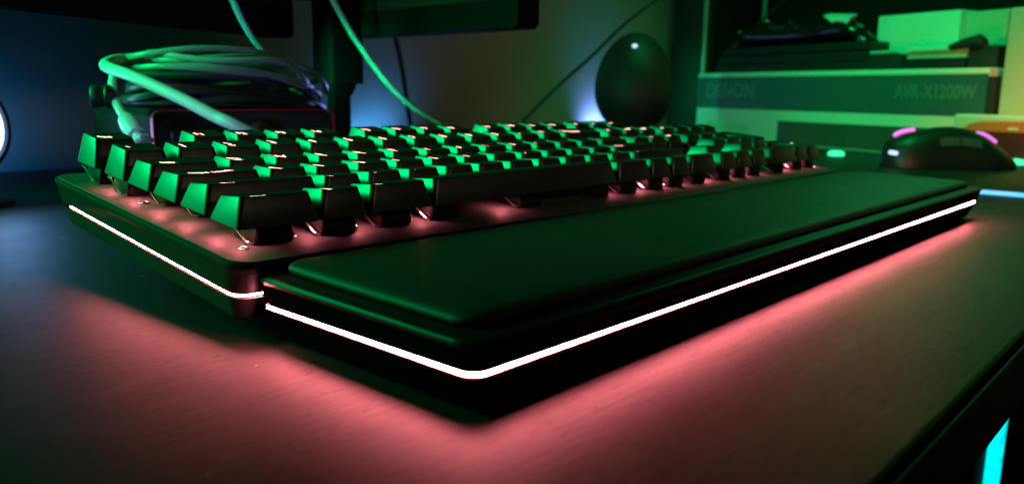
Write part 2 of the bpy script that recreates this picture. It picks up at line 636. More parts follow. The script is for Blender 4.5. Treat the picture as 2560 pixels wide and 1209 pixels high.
for x, w, t in ((0, 1.5, 'ctrl'), (1.5, 1, '\u25c6'), (2.5, 1.5, 'alt'), (4, 6, None), (10, 1.5, 'alt'), (11.5, 1, 'fn'), (12.5, 1, '\u2261'),
                (13.5, 1.5, 'ctrl'), (15.25, 1, '<'), (16.25, 1, 'v'), (17.25, 1, '>'), (18.5, 2, '0'), (20.5, 1, '.')):
    LAY.append((5, x, w, 1, t, None))
LAY.append((5, 21.5, 1, 2, 'enter', None))

FAR = {(1, 19.5), (1, 20.5), (1, 21.5), (2, 20.5)}     # smallest in the photo, beyond a hundred
cap_mesh = {}
far_bm = bmesh.new()
for row, xu, w, tall, txt, sec in LAY:
    px_, py_ = xu * U, ROWY[row]
    key = (row, w, tall, txt is None)
    if (row, xu) in FAR:
        kbm = keycap_bm(row, w, tall, txt is None)
        for v in kbm.verts:
            v.co += Vector((px_, py_, 0))
        tmp = bpy.data.meshes.new('tmp')
        kbm.to_mesh(tmp)
        kbm.free()
        far_bm.from_mesh(tmp)
        bpy.data.meshes.remove(tmp)
        continue
    jit = (random.uniform(-.12, .12), random.uniform(-.12, .12), random.uniform(-.12, .12))
    if key in cap_mesh:
        c = cap_mesh[key].copy()
        COL.objects.link(c)
    else:
        c = obj('keycap', keycap_bm(row, w, tall, txt is None), M['keycap'], kb, smooth=28)
        cap_mesh[key] = c
    c.name = 'keycap'
    c.parent = kb
    c.location = Vector((px_ + jit[0], py_ + jit[1], jit[2])) * SC
    c.rotation_euler = (random.uniform(-.006, .006), random.uniform(-.006, .006), random.uniform(-.004, .004))
    if txt is None:
        continue
    x0, x1, y0, y1, cx, cy, zt = key_top(row, w * U, (tall - 1) * U)
    word = len(txt) > 1
    if not word:
        size, lx, ly = 7.0, 7.4, cy + (1.0 if sec else 0.2)
    elif txt[0] == 'F' and txt[1:].isdigit():
        size, lx, ly = 4.8, 8.0, cy + .4
    else:
        size, lx, ly = 4.2, min(cx, 4.3 + 0.62 * 4.2 * len(txt) * .5 + (3.0 if w > 1 else 0)), cy + .6
        if txt == 'backspace':
            lx = 14
    bm = bmesh.new()
    add_text(bm, txt, size, lambda x, y: (lx + x, ly + y, zt(lx + x, ly + y) + 0.07))
    if sec:
        sx, sy = 7.6, y0 + 2.2
        add_text(bm, sec, 3.0, lambda x, y: (sx + x, sy + y, zt(sx + x, sy + y) + 0.07), mi=1)
    obj('legend', bm, [M['legend'], M['print']], c, smooth=0)
o = obj('keycaps', far_bm, M['keycap'], kb, smooth=28)
o['kind'] = 'stuff'

# media dial and buttons on the far right
bm = bmesh.new()
lathe(bm, [(8.6, -6.3), (8.6, 1.5), (8.0, 2.2), (0.3, 2.2)], (418, 112, 0), n=36)
obj('dial', bm, M['black'], kb)
for k in range(3):
    bm = bmesh.new()
    lathe(bm, [(4.6, -6.3), (4.6, -3.6), (4.0, -3.1), (0.3, -3.1)], (360 + 14.5 * k, 112, 0), n=24)
    obj('media_button', bm, M['black'], kb)

# switches under the keys that can be looked under
swm = None
wim = None


def switch_bm():
    b_ = bmesh.new()
    rect_loft(b_, -6.9, 6.9, -6.9, 6.9, 1.6, [(0.4, -6.4), (0, -5.4), (0.1, -3.6), (0.7, -0.9), (1.5, -0.4)], n=3)
    box(b_, -4.4, 4.4, -3.6, 3.6, -0.8, 2.4, .3)
    return b_


def wire_bm():
    b_ = bmesh.new()
    for s in (-1, 1):
        tube(b_, spline([(s * 6.0, 6.4, -1.1), (s * 8.3, 5.6, -1.2), (s * 8.35, 3.0, -1.8), (s * 8.3, -3.0, -4.9), (s * 7.9, -5.0, -5.5), (s * 5.0, -5.6, -5.4)], 4), 0.42, 6)
    return b_


for row, xu, w, tall, txt, sec in LAY:
    if not (row == 5 or (xu == 0) or (row == 4 and xu < 4)):
        continue
    cxs = [w * U / 2] if w < 6 else [w * U / 2, 9, w * U - 9]
    for cxx in cxs:
        if swm is None:
            swm = obj('switch', switch_bm(), M['switch'], kb, smooth=30)
            wim = obj('stabilizer_wire', wire_bm(), M['wire'], swm)
            s_ = swm
        else:
            s_ = swm.copy()
            COL.objects.link(s_)
            w_ = wim.copy()
            COL.objects.link(w_)
            w_.parent = s_
        s_.parent = kb
        s_.location = Vector((xu * U + cxx, ROWY[row] + 8.4, 0)) * SC

# the LED beside every switch
led = bpy.data.lights.new('key_led', 'SPOT')
led.spot_size = math.radians(165)
led.spot_blend = 0.6
led.energy = 0.008
led.color = (1.0, 0.20, 0.24)
led.shadow_soft_size = 0.0015
for row, xu, w, tall, txt, sec in LAY:
    spots = []
    if row == 5:
        spots = [(w * U - 0.2, 5.5, -0.7)] if w < 6 else [(w * U / 2 - 15, 5.0, -0.7), (w * U - 0.2, 5.5, -0.7)]
    if xu == 0 and row:
        spots.append((2.2, 14.5, -1.6))
    if xu == 0 and row == 5:
        spots.append((3.5, 4.0, -0.7))
    for lx, ly, lz in spots:
        lo = bpy.data.objects.new('key_led', led)
        COL.objects.link(lo)
        lo.parent = kb
        lo.location = Vector((xu * U + lx, ROWY[row] + ly, lz)) * SC

# ------------------------------------------------------------------ wrist rest
wr = thing('wrist_rest', 'black cushioned wrist rest with a glowing pink edge in front of the keyboard', 'wrist rest')
WX0, WX1, WY0, WY1 = -0.5, 446.2, -97.2, -7.4


def wslope(x, y, z):
    return max(0, (z - 13)) / 7.0 * (y + 95) * 0.015 if z > 13 else 0


bm = bmesh.new()
rect_loft(bm, WX0, WX1, WY0, WY1, 7, [(6.6, 1.6), (6.0, 2.2), (3.0, 9.4), (2.8, 9.9), (4.2, 10.0), (4.2, 11.8), (2.2, 11.9), (0.7, 17.4),
                                      (0.0, 18.4), (0.1, 19.0), (0.6, 19.5), (1.4, 19.7)], wslope, n=8)
for f in bm.faces:                      # satin upper rim, matt side walls
    if f.calc_center_median().z > 17.9:
        f.material_index = 1
obj('base', bm, [M['rest_base'], M['case']], wr, smooth=35)
bm = bmesh.new()
strip(bm, u_path(WX0 + 2.95, WX1 - 2.95, WY0 + 2.95, WY1 - 1.7, 4.6, -11.0, 10), 10.4, 11.45, 0.7)
obj('light_strip', bm, [M['strip'], M['strip_halo']], wr)


def cslope(x, y, z):
    u = (x - 226) / 217
    v = (y + 48) / 38
    return (y + 95) * 0.017 + (0.0 if z < 22.5 else (z - 22.5) / 2.6 * 0.35 * (1 - v * v) * (1 - u ** 6))


bm = bmesh.new()
rect_loft(bm, 5.0, 442.0, -90.4, -13.6, 7, [(1.4, 19.72), (0.5, 20.1), (0.0, 20.8), (0.15, 21.5), (0.7, 22.2), (1.7, 22.75), (3.2, 23.1),
                                           (6.5, 23.4), (12, 23.6), (20, 23.75), (28, 23.85), (35, 23.85)], cslope, n=10)
obj('cushion', bm, M['leather'], wr, smooth=60)
for x in (18, 428):
    for y in (-84, -22):
        bm = bmesh.new()
        box(bm, x - 9, x + 9, y - 4, y + 4, 0.05, 1.7, .4)
        obj('foot', bm, M['rubber'], wr)

# ------------------------------------------------------------------ audio interface + cables on it
ai = thing('audio_interface', 'low black desktop box with a red-framed front under the cable coil', 'audio interface', (0, 0, 0))
bm = bmesh.new()
box(bm, 93, 221, 262, 348, 3, 59.5, 4)
obj('body', bm, M['matte'], ai)
bm = bmesh.new()
rings = []
for ins, y in ((0, 261.8), (0, 258.6), (0.9, 258.6), (0.9, 261.0)):
    rings.append([(x, y, z) for x, z in rrect(93.5 + ins, 220.5 - ins, 4 + ins, 59 - ins, 6)])
loft(bm, rings, cap0=False, cap1=False)
obj('red_frame', bm, M['red'], ai)
bm = bmesh.new()
rings = [[(x, y, z) for x, z in rrect(95.2, 218.8, 5.7, 57.3, 5)] for y in (261.9, 260.4)]
loft(bm, rings)
obj('front_panel', bm, M['rubber'], ai)
for px_, r in ((440, 6), (560, 4.5), (640, 9)):
    p = at(px_, 300, 260)
    bm = bmesh.new()
    lathe(bm, [(r, 0), (r, 5), (r * .85, 6), (.2, 6)], (p.x, 260.3, 44), (0, -1, 0))
    obj('knob', bm, M['black'], ai)
for x in (103, 211):
    for y in (275, 335):
        bm = bmesh.new()
        box(bm, x - 6, x + 6, y - 6, y + 6, 0.1, 3.2, .4)
        obj('foot', bm, M['rubber'], ai)



def loops_bm(n0, n1, zlow, zhigh, r, cx0, rx0, seed):
    b_ = bmesh.new()
    pts = []
    N = 40
    for k in range(int((n1 - n0) * N)):
        t = n0 + k / N
        a = 2 * PI * t
        f = (t - n0) / (n1 - n0)
        rx = rx0 + 6 * math.sin(t * 2.4 + seed) + 4 * math.sin(t * 5.1)
        ry = 38 + 6 * math.sin(t * 1.9 + 1 + seed)
        cx_ = cx0 + 7 * math.sin(t * 1.3 + 2)
        cy_ = 300 + 5 * math.cos(t * 1.7)
        ca = math.cos(a)
        z = zlow + f * (zhigh - zlow) + 2.2 * math.sin(a + t * 1.7 + seed) + 1.5 * math.sin(3 * a + t)
        if ca > 0:
            z -= (13 + 5 * math.sin(t * 2.2 + seed)) * ca ** 1.5
        pts.append((cx_ + rx * ca, cy_ + ry * math.sin(a), max(63.2, z) if cx_ + rx * ca < 222 else max(46, z)))
    tube(b_, pts, r, 8)
    return b_


coil = thing('cable_coil', 'dark cable coiled in loops on the red-framed box, under the pale coil', 'cable')
obj('loops', loops_bm(0, 8.3, 64, 82, 2.6, 166, 62, 0), M['cable'], coil)
tag(obj('cable_coil', loops_bm(0.3, 8.4, 80, 95, 2.0, 170, 54, 2.0), M['coil_cable']),
    'bright green-lit cable loops heaped on top of the dark coil', 'cable')
bm = bmesh.new()
p0, p1 = at(226, 240, 268), at(296, 243, 262)
dv = (p1 - p0)
lathe(bm, [(5.6, 0), (6.4, 1), (6.4, 4), (5.9, 5), (5.9, dv.length * .5), (6.6, dv.length * .55), (6.6, dv.length * .7), (4.6, dv.length * .9), (3.2, dv.length)], p0, dv)
obj('connector', bm, M['black'], coil)

bm = bmesh.new()
tube(bm, spline([(150, 178, 28), at(600, 320, 200), at(540, 292, 212), at(470, 255, 228), at(390, 217, 248), at(320, 187, 268), at(272, 170, 288), at(266, 160, 300), at(300, 150, 312),
                 at(370, 154, 316), at(450, 172, 312), at(540, 203, 304), at(640, 235, 292), at(760, 262, 285), at(825, 300, 280)], 8), 3.5, 10)
tag(obj('audio_cable', bm, M['grey_cable']), 'thick pale cable looping forward from the coil to the keyboard', 'cable')

pc = thing('plug_cable', 'short pale cable with a jack plug dropping behind the top left keys', 'cable')
bm = bmesh.new()
tube(bm, spline([at(284, 185, 285), at(281, 215, 275), at(286, 246, 262), at(303, 280, 250), at(316, 300, 244)], 8), 2.4, 8)
obj('cord', bm, M['grey_cable'], pc)
bm = bmesh.new()
a_, b_ = at(308, 288, 246), at(348, 345, 228)
d_ = b_ - a_
lathe(bm, [(2.4, 0), (4.4, 4), (5.4, 10), (5.2, d_.length * .7), (4.6, d_.length * .85), (3.0, d_.length * .86), (3.0, d_.length)], a_, d_)
obj('plug', bm, M['grey_cable'], pc)
bm = bmesh.new()
tube(bm, [at(338, 352, 226), at(350, 345, 224), at(366, 343, 225), at(375, 352, 228)], 2.2, 8)
obj('clip', bm, M['grey_cable'], pc)


def hang(name, label, path, r, m_):
    bm_ = bmesh.new()
    tube(bm_, spline(path, 8), r, 8)
    return tag(obj(name, bm_, m_), label, 'cable')


hang('hanging_cable', 'pale cable with violet light in its colour, hanging in front of the left monitor down to the coil',
     [at(545, -90, 330), at(582, 0, 330), at(607, 55, 330), at(640, 108, 330), at(672, 138, 330), at(700, 142, 332), at(730, 150, 335)], 2.4, mat('violet_lit_cable', (0.30, 0.32, 0.62), 0.4))  # bluish base colour holds the violet light on a pale cable
hang('hanging_cable', 'green-lit cable sweeping down from the monitor pole to behind the keyboard',
     [at(790, -90, 380), at(832, 0, 380), at(880, 85, 380), at(935, 165, 380), at(985, 225, 380), at(1040, 272, 380), at(1110, 312, 380), at(1180, 345, 382)], 2.6, M['grey_cable'])
hang('hanging_cable', 'thin dark cable hanging straight down behind the green-lit one',
     [at(975, 60, 560), at(992, 110, 560), at(1008, 190, 560), at(1024, 300, 560), at(1030, 360, 560)], 3.0, M['cable'])
hang('hanging_cable', 'dark cable crossing diagonally in front of the bare wall beside the egg-shaped speaker',
     [at(1720, -70, 430), at(1640, 0, 430), at(1560, 62, 430), at(1480, 140, 430), at(1395, 215, 430), at(1310, 300, 430), at(1270, 345, 430)], 2.4, M['cable'])
hang('hanging_cable', 'thin cable slanting down across the shelf behind the printed box',
     [at(2030, -60, 380), at(1960, 0, 400), at(1880, 75, 425), at(1810, 140, 462), at(1786, 166, 490), at(1765, 176, 520)], 2.0, M['cable'])

# ------------------------------------------------------------------ monitors on a pole
ms = thing('monitor_stand', 'black monitor pole standing behind the cable coil', 'monitor stand', (0, 0, 0))
PX, PY = 345, 425
bm = bmesh.new()
rect_loft(bm, PX - 19, PX + 19, PY - 16, PY + 16, 5, [(0, 78), (0, 90), (0, 420)], n=4)
obj('pole', bm, M['matte'], ms)
bm = bmesh.new()
rect_loft(bm, PX - 19, PX + 19, PY - 16, PY + 16, 5, [(0, 95), (7, 72), (10, 66), (10, 8)], n=4)
obj('stem', bm, M['matte'], ms)
bm = bmesh.new()
box(bm, PX - 70, PX + 70, PY - 60, PY + 60, 0.1, 8, 2)
obj('foot_plate', bm, M['black'], ms)
bm = bmesh.new()
box(bm, PX - 60, PX + 40, PY - 6, PY + 6, 150, 172, 2)
obj('arm', bm, M['black'], ms)


def monitor(label, p, q, z, chin, h, thick, side):
    """panel whose bottom edge runs p->q"""
    p, q = Vector(p), Vector(q)
    d = (q - p)
    Lm = d.length
    ang = math.atan2(d.y, d.x)
    t = thing('monitor', label, 'monitor', (p.x, p.y, z), (0, 0, ang))
    b1 = bmesh.new()
    s = side
    ys = sorted((0, s * thick))
    rings = [[(x, y, z_) for x, z_ in rrect(0, Lm, 0, h, 6)] for y in ys]
    loft(b1, rings)
    obj('housing', b1, M['matte'], t)
    b1 = bmesh.new()
    yf = -s * .6
    ring = [(x, z_) for x, z_ in rrect(8, Lm - 8, chin, h - 8, 1)]
    loft(b1, [[(x, y, z_) for x, z_ in ring] for y in sorted((yf, -s * -0.2))])
    obj('screen', b1, M['screen'], t)
    return t


monitor('left monitor, only its black lower corner showing above the cables', (40, 352), (322, 462), 119, 27, 300, 26, 1)
monitor('right monitor turned side-on, its thick black lower edge beside the pole', (360, 436), (353, 208), 121, 22, 300, 24, 1)

# ------------------------------------------------------------------ lamp at the left edge
lp = thing('lamp', 'round blue-white lamp with a dark rim cut off by the left edge', 'lamp')
lc = Vector((25, 345, 47))
ld = Vector((0.55, -0.83, 0.08)).normalized()
bm = bmesh.new()
lathe(bm, [(22, -8), (25.5, -7), (26.5, -3), (26.5, 3), (25.5, 4.5), (22.5, 4.5), (22.0, 1.5)], lc, ld, n=40)
obj('rim', bm, M['black'], lp)
bm = bmesh.new()
lathe(bm, [(21.6, 1.6), (21.2, 3.0), (15, 4.2), (.2, 4.8)], lc, ld, n=40)
obj('lamp_face', bm, M['bluelamp'], lp)
bm = bmesh.new()
lathe(bm, [(22, 0.1), (22, 3), (5, 5), (4, 20.5)], (lc.x - 2, lc.y + 6, 0))
obj('stand', bm, M['black'], lp)

# ------------------------------------------------------------------ egg-shaped speaker
eg = thing('speaker', 'dark egg-shaped speaker with a glowing dot for a lamp reflection near its top', 'speaker')
ec = Vector((748, 364, 86))
bm = bmesh.new()
prof = []
for i in range(25):
    a = -PI / 2 + PI * i / 24
    z = 62 * math.sin(a)
    r = 49 * math.cos(a) * (1 - 0.10 * math.sin(a))
    prof.append((r, z))
lathe(bm, prof, ec, (0, 0, 1), n=40)
obj('shell', bm, M['egg'], eg)
bm = bmesh.new()
lathe(bm, [(26, 0.1), (26, 6), (15, 16), (14, 27)], (ec.x, ec.y, 0))
obj('base', bm, M['black'], eg)
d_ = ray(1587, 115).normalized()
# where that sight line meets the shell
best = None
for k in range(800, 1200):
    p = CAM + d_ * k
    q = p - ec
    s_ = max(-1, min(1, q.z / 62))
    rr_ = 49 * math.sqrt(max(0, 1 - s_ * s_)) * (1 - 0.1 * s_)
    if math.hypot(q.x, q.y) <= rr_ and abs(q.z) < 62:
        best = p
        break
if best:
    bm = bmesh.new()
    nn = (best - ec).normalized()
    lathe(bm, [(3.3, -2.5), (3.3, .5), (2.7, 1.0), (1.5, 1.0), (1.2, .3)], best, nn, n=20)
    obj('led_or_glint', bm, M['lampglint'], eg)  # lamp reflection on the shell, made as a glowing ring

# ------------------------------------------------------------------ printed box and what lies on it
F0 = Vector((1148, 500, 0))
F1 = Vector((974.5, 19, 0))
fx = (F1 - F0).normalized()               # along the face, left to right
fn = Vector((fx.y, -fx.x, 0))             # outward (towards the camera)
if fn.dot(CAM - F0) < 0:
    fn = -fn
fang = math.atan2(fx.y, fx.x)
FW = (F1 - F0).length
BH = 110.0


def on_face(px_, py_, off=0.0):
    p = at_plane(px_, py_, F0 + fn * off, fn)
    return (p - F0).dot(fx), p.z          # u along face, height


bx = thing('cardboard_box', 'long white and teal printed box with a receiver name on its side', 'box', F0, (0, 0, fang))
# local frame: x along face, y = into the box, z up
bm = bmesh.new()
box(bm, 0, FW, 0, 320, 0.1, BH, 1.5)
obj('carton', bm, M['white_card'], bx)


def face_quad(px0, py0, px1, py1, px2, py2, px3, py3, off=.25):
    b_ = bmesh.new()
    vs = []
    for a, c in ((px0, py0), (px1, py1), (px2, py2), (px3, py3)):
        u, z = on_face(a, c)
        vs.append((u, z))
    loft(b_, [[(u, -off, z) for u, z in vs], [(u, .1, z) for u, z in vs]])
    return b_


def uz(x0, x1, z0, z1, m_, name, off=.25):
    b_ = bmesh.new()
    vs = [(x0, z0), (x1, z0), (x1, z1), (x0, z1)]
    loft(b_, [[(u, -off, z) for u, z in vs], [(u, .1, z) for u, z in vs]])
    return obj(name, b_, m_, bx, smooth=0)


uz(1.0, FW - 1, 52.5, 103.5, M['teal_card'], 'printed_band')
u0, _ = on_face(1942, 330)
uz(u0, FW - 60, 3, 37, M['dark_print'], 'dark_panel')
u1, z1_ = on_face(1768, 300)
u2, z2_ = on_face(1870, 340)
uz(u1, u2, 8, 30, mat('green_print', (0.42, 0.55, 0.42), 0.5), 'side_print')


def face_text(s, pxl, pxr, pyc, h):
    ul, zc = on_face(pxl, pyc)
    ur, _ = on_face(pxr, pyc)
    vs, _ = text_mesh(s, h)
    xs = [v[0] for v in vs]
    k = (ur - ul) / (max(xs) - min(xs))
    b_ = bmesh.new()
    cxm = (max(xs) + min(xs)) / 2
    add_text(b_, s, h, lambda x, y: ((ul + ur) / 2 + (x - cxm) * k, -.45, zc + y * 1.0))
    return obj('lettering', b_, M['grey_print'], bx, smooth=0)


face_text('DENON', 1768, 1886, 228, 31)
face_text('AVR-X1200W', 2236, 2442, 230, 24)
bm = bmesh.new()
u3, _ = on_face(2478, 230)
rect_loft(bm, u3 - 3, u3 + 7, -4, 6, 1, [(0, 52), (0, 100)], n=2)
box(bm, u3 - 14, u3 + 6, -6, 6, 46, 53, 1.5)
obj('corner_clip', bm, M['rubber'], bx)


def on_top(px_, py_, off):                # u, z of a point in a plane behind the face
    p = at_plane(px_, py_, F0 - fn * off, fn)
    return (p - F0).dot(fx), p.z


def top_slab(name, label, cat, l, r, y0, y1, d0, d1, m_, group=None, bev=1.0):
    ul, z1 = on_top(l, y0, d0)
    ur, _ = on_top(r, y0, d0)
    _, z0 = on_top((l + r) / 2, y1, d0)
    b_ = bmesh.new()
    box(b_, 0, ur - ul, 0, d1 - d0, 0, max(3, z1 - z0), bev)
    o_ = obj(name, b_, m_, None, loc=F0 + fx * ul - fn * d0 + Vector((0, 0, z0)))
    o_.rotation_euler = (0, 0, fang)
    return tag(o_, label, cat, group)


HB = BH + .3
# stack of three flat dark cases, each resting on the one below
zc = HB
for l, r, lab in ((1790, 2172, 'lowest of the three flat dark cases stacked on the printed box'),
                  (1797, 2168, 'middle of the three flat dark cases stacked on the printed box'),
                  (1806, 2172, 'topmost of the three flat dark cases stacked on the printed box')):
    ul, _ = on_top(l, 150, 20)
    ur, _ = on_top(r, 150, 20)
    b_ = bmesh.new()
    box(b_, 0, ur - ul, 0, 150, 0, 13.2, 2.2)
    o_ = obj('flat_case', b_, M['black'], None, loc=F0 + fx * ul - fn * (20 + random.uniform(-3, 3)) + Vector((0, 0, zc)))
    o_.rotation_euler = (0, 0, fang)
    tag(o_, lab, 'case', 'flat dark cases stacked on the printed box')
    zc += 13.6
ZST = zc
# glossy gadget on the stack
gd = thing('gadget', 'glossy black gadget with shiny round knobs lying on the stacked flat cases', 'gadget')


def wpt(px_, py_, off):
    return at_plane(px_, py_, F0 - fn * off, fn)


bm = bmesh.new()
ul, _ = on_top(1840, 90, 40)
ur, _ = on_top(2172, 90, 40)
mid = (ul + ur) / 2
hw = (ur - ul) / 2
rings = []
for t in [i / 16 for i in range(17)]:
    u = -1 + 2 * t
    hh = 6 + 12 * math.sqrt(max(0.0, 1 - u * u)) + 6 * math.exp(-((abs(u) - .62) / .2) ** 2)
    ww = 20 + 12 * math.sqrt(max(0.0, 1 - u * u)) + 10 * math.exp(-((abs(u) - .75) / .2) ** 2)
    sc_ = 0.35 if t in (0, 1) else 1
    c0 = F0 + fx * (mid + u * hw) - fn * 62 + Vector((0, 0, ZST + hh * sc_))
    rings.append([c0 - fn * (ww * sc_ * math.cos(2 * PI * k / 16)) + Vector((0, 0, hh * sc_ * math.sin(2 * PI * k / 16))) for k in range(16)])
loft(bm, rings)
obj('shell', bm, M['gloss'], gd)
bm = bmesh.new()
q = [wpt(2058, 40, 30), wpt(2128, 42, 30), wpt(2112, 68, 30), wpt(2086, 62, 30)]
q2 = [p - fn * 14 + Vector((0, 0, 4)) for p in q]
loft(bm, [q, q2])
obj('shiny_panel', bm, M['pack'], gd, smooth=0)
for px_, py_, r in ((2143, 62, 4.2), (2147, 97, 4.4), (2006, 78, 4.0), (1848, 80, 4.0), (1976, 56, 3.6), (1918, 54, 3.2), (2082, 77, 3.2)):
    p = wpt(px_, py_, 34)
    bm = bmesh.new()
    lathe(bm, [(r * .8, -8), (r, -1), (r, 1), (r * .7, 2.2), (.2, 2.6)], p, (fn + Vector((0, .5, .35))), n=18)
    obj('knob', bm, M['wire'] if r > 3.9 else M['screw'], gd)
bm = bmesh.new()
tube(bm, spline([wpt(1925, 68, 38), wpt(1945, 74, 36), wpt(1965, 70, 38)], 6), 4, 8)
obj('handle', bm, M['cable'], gd)

# pale pack, printed carton, tall carton
top_slab('clear_pack', 'pale glossy pack standing on the printed box behind the small stack', 'package', 2197, 2402, 42, 172, 60, 120, M['pack'])
pk = thing('printed_carton', 'beige printed carton with green shapes behind the pale pack', 'carton')
ul, z1 = on_top(2404, 32, 75)
ur, _ = on_top(2512, 32, 75)
b_ = bmesh.new()
box(b_, 0, ur - ul + 6, 0, 90, 0, z1 - HB, 1)
o_ = obj('carton', b_, M['beige'], pk)
pk.location = (F0 + fx * ul - fn * 75 + Vector((0, 0, HB))) * SC
pk.rotation_euler = (0, 0, fang)
Hc = z1 - HB
Wc = ur - ul
GP = mat('green_shapes', (0.10, 0.52, 0.34), 0.5)
for poly in ([(Wc * .45, Hc * .62), (Wc, Hc * .52), (Wc, Hc * .8), (Wc * .75, Hc * .72)], [(2, Hc * .2), (Wc * .9, Hc * .3), (Wc, Hc * .05), (2, Hc * .04)],
             [(Wc * .1, Hc * .44), (Wc * .8, Hc * .42), (Wc, Hc * .5), (Wc * .1, Hc * .5)]):
    b_ = bmesh.new()
    loft(b_, [[(x, -.3, z) for x, z in poly], [(x, .1, z) for x, z in poly]])
    obj('green_shape', b_, GP, pk, smooth=0)
# small stack of cards / cases
zc = HB
for (l, r, h, mm, lab) in ((2250, 2412, 13, M['black'], 'dark flat box under the red and green cases on the printed box'),
                           (2266, 2414, 4.5, M['print'], 'grey slim case just above the dark flat box'),
                           (2268, 2416, 4.2, M['orange'], 'red slim case between two other slim cases'),
                           (2264, 2418, 5.0, M['pack'], 'pale slim case topmost of the small stack')):
    ul, _ = on_top(l, 150, 14)
    ur, _ = on_top(r, 150, 14)
    b_ = bmesh.new()
    box(b_, 0, ur - ul, 0, 34, 0, h, .8)
    o_ = obj('slim_case', b_, mm, None, loc=F0 + fx * ul - fn * 14 + Vector((0, 0, zc)))
    o_.rotation_euler = (0, 0, fang)
    tag(o_, lab, 'case')
    zc += h + .3
# dark tapering handle-like object on that stack
bm = bmesh.new()
sec_ = [(2335, 126, 3.0), (2375, 116, 5.0), (2415, 105, 8.0), (2448, 98, 9.0), (2462, 103, 7.0), (2468, 108, 2.0)]
rings = []
for px_, py_, r in sec_:
    c0 = wpt(px_, py_ + 6, 20)
    rings.append([c0 - fn * (r * 1.2 * math.cos(2 * PI * k / 12)) + Vector((0, 0, r * math.sin(2 * PI * k / 12))) for k in range(12)])
loft(bm, rings)
tag(obj('tapered_tool', bm, M['rubber']), 'black tapering tool with a blunt end leaning across the small stack', 'tool')
bm = bmesh.new()
c0 = wpt(2440, 150, 22)
ul, _ = on_top(2418, 150, 16)
ur, _ = on_top(2492, 150, 16)
box(bm, 0, ur - ul, 0, 40, 0, 27, 2)
o_ = obj('dark_block', bm, M['rubber'], None, loc=F0 + fx * ul - fn * 16 + Vector((0, 0, HB)))
o_.rotation_euler = (0, 0, fang)
tag(o_, 'black block under the tapering tool at the right end of the printed box', 'block')
ul, _ = on_top(2168, 150, 12)
ur, _ = on_top(2252, 150, 12)
b_ = thing('small_box', 'small black box with a pale lid between the flat cases and the small stack', 'box')
b_.location = (F0 + fx * ul - fn * 12 + Vector((0, 0, HB))) * SC
b_.rotation_euler = (0, 0, fang)
bm = bmesh.new()
box(bm, 0, ur - ul, 0, 26, 0, 21, 3)
obj('body', bm, M['rubber'], b_)
bm = bmesh.new()
box(bm, 1, (ur - ul) * .62, 1, 24, 21.1, 25.5, 1.5)
obj('lid', bm, M['beige'], b_)

# tall beige carton at the right edge and the orange product box in front of it
bm = bmesh.new()
A = wpt(2508, 30, -2)
p = wpt(2490, 290, -2)
bq = bmesh.new()
box(bq, 0, 260, 0, 160, 0, 176, 1.2)
o_ = obj('tall_carton', bq, M['beige'], None, loc=Vector((p.x, p.y, 0)) + fx * 2 + Vector((0, 0, 0.1)))
o_.rotation_euler = (0, 0, fang)
tag(o_, 'plain tall beige carton at the right edge', 'carton')

og = thing('product_box', 'white box with an orange and maroon printed front behind the mouse', 'box')
e0 = at_plane(2398, 392, Vector((0, 0, 0)), Vector((0, 0, 1)))
OX = Vector((1012, 12, 0))
on_ = fn
off2 = (OX - F0).dot(fn)


def on_og(px_, py_):
    p_ = at_plane(px_, py_, OX, fn)
    return (p_ - OX).dot(fx), p_.z


OFF = 34.0
OX = F0 + fn * OFF + fx * 430
uL, _ = on_og(2380, 330)
uR = uL + 210
_, zt_ = on_og(2480, 288)
og.location = OX * SC
og.rotation_euler = (0, 0, fang)
bm = bmesh.new()
box(bm, uL, uR, 0, 30, 0.1, zt_, 2)
obj('carton', bm, M['white_card'], og)
pts2 = [on_og(*c) for c in ((2408, 320), (2425, 309), (2450, 304), (2480, 303), (2560, 304))]
_, zmid = on_og(2470, 328)
bm = bmesh.new()
poly = [(uL + 3, zmid)] + pts2 + [(uR - 3, pts2[-1][1]), (uR - 3, zmid)]
loft(bm, [[(x, -.3, z) for x, z in poly], [(x, .1, z) for x, z in poly]])
obj('orange_print', bm, M['orange'], og, smooth=0)
bm = bmesh.new()
poly = [(uL + 1, 2), (uL + 3, zmid - .05), (uR - 3, zmid - .05), (uR - 3, 2)]
loft(bm, [[(x, -.3, z) for x, z in poly], [(x, .1, z) for x, z in poly]])
obj('maroon_print', bm, M['maroon'], og, smooth=0)
bm = bmesh.new()
ua, za = on_og(2520, 319)
ub, zb_ = on_og(2546, 326)
poly = [(ua, zb_), (ub, zb_), (ub, za), (ua, za)]
loft(bm, [[(x, -.5, z) for x, z in poly], [(x, .1, z) for x, z in poly]])
obj('window_print', bm, M['pack'], og, smooth=0)

# shelf behind the printed box
sh = thing('shelf_unit', 'tall black shelf unit behind the printed box', 'shelf')
q0 = at(1690, 150, 520)
bm = bmesh.new()
box(bm, 1165, 1200, 498, 560, 0.1, 700, 1.5)
obj('side_panel', bm, M['rubber'], sh)
bm = bmesh.new()
box(bm, 1510, 1530, -260, 560, 0.1, 700, 1.5)
obj('back_panel', bm, M['rubber'], sh)
bm = bmesh.new()
box(bm, 1200.5, 1509, 556, 566, 0.1, 700, 1.5)
obj('end_panel', bm, M['rubber'], sh)
PT = mat('post_metal', (0.30, 0.31, 0.30), 0.45, metal=.4)
for (px_, off, r, z0) in ((1763, 10, 4.6, HB), (1908, 180, 5, HB)):
    c0 = wpt(px_, 75, off)
    bm = bmesh.new()
    lathe(bm, [(r, z0 if px_ < 1800 else 195), (r, 700)], (c0.x, c0.y, 0), n=12)
    obj('upright', bm, PT, sh)

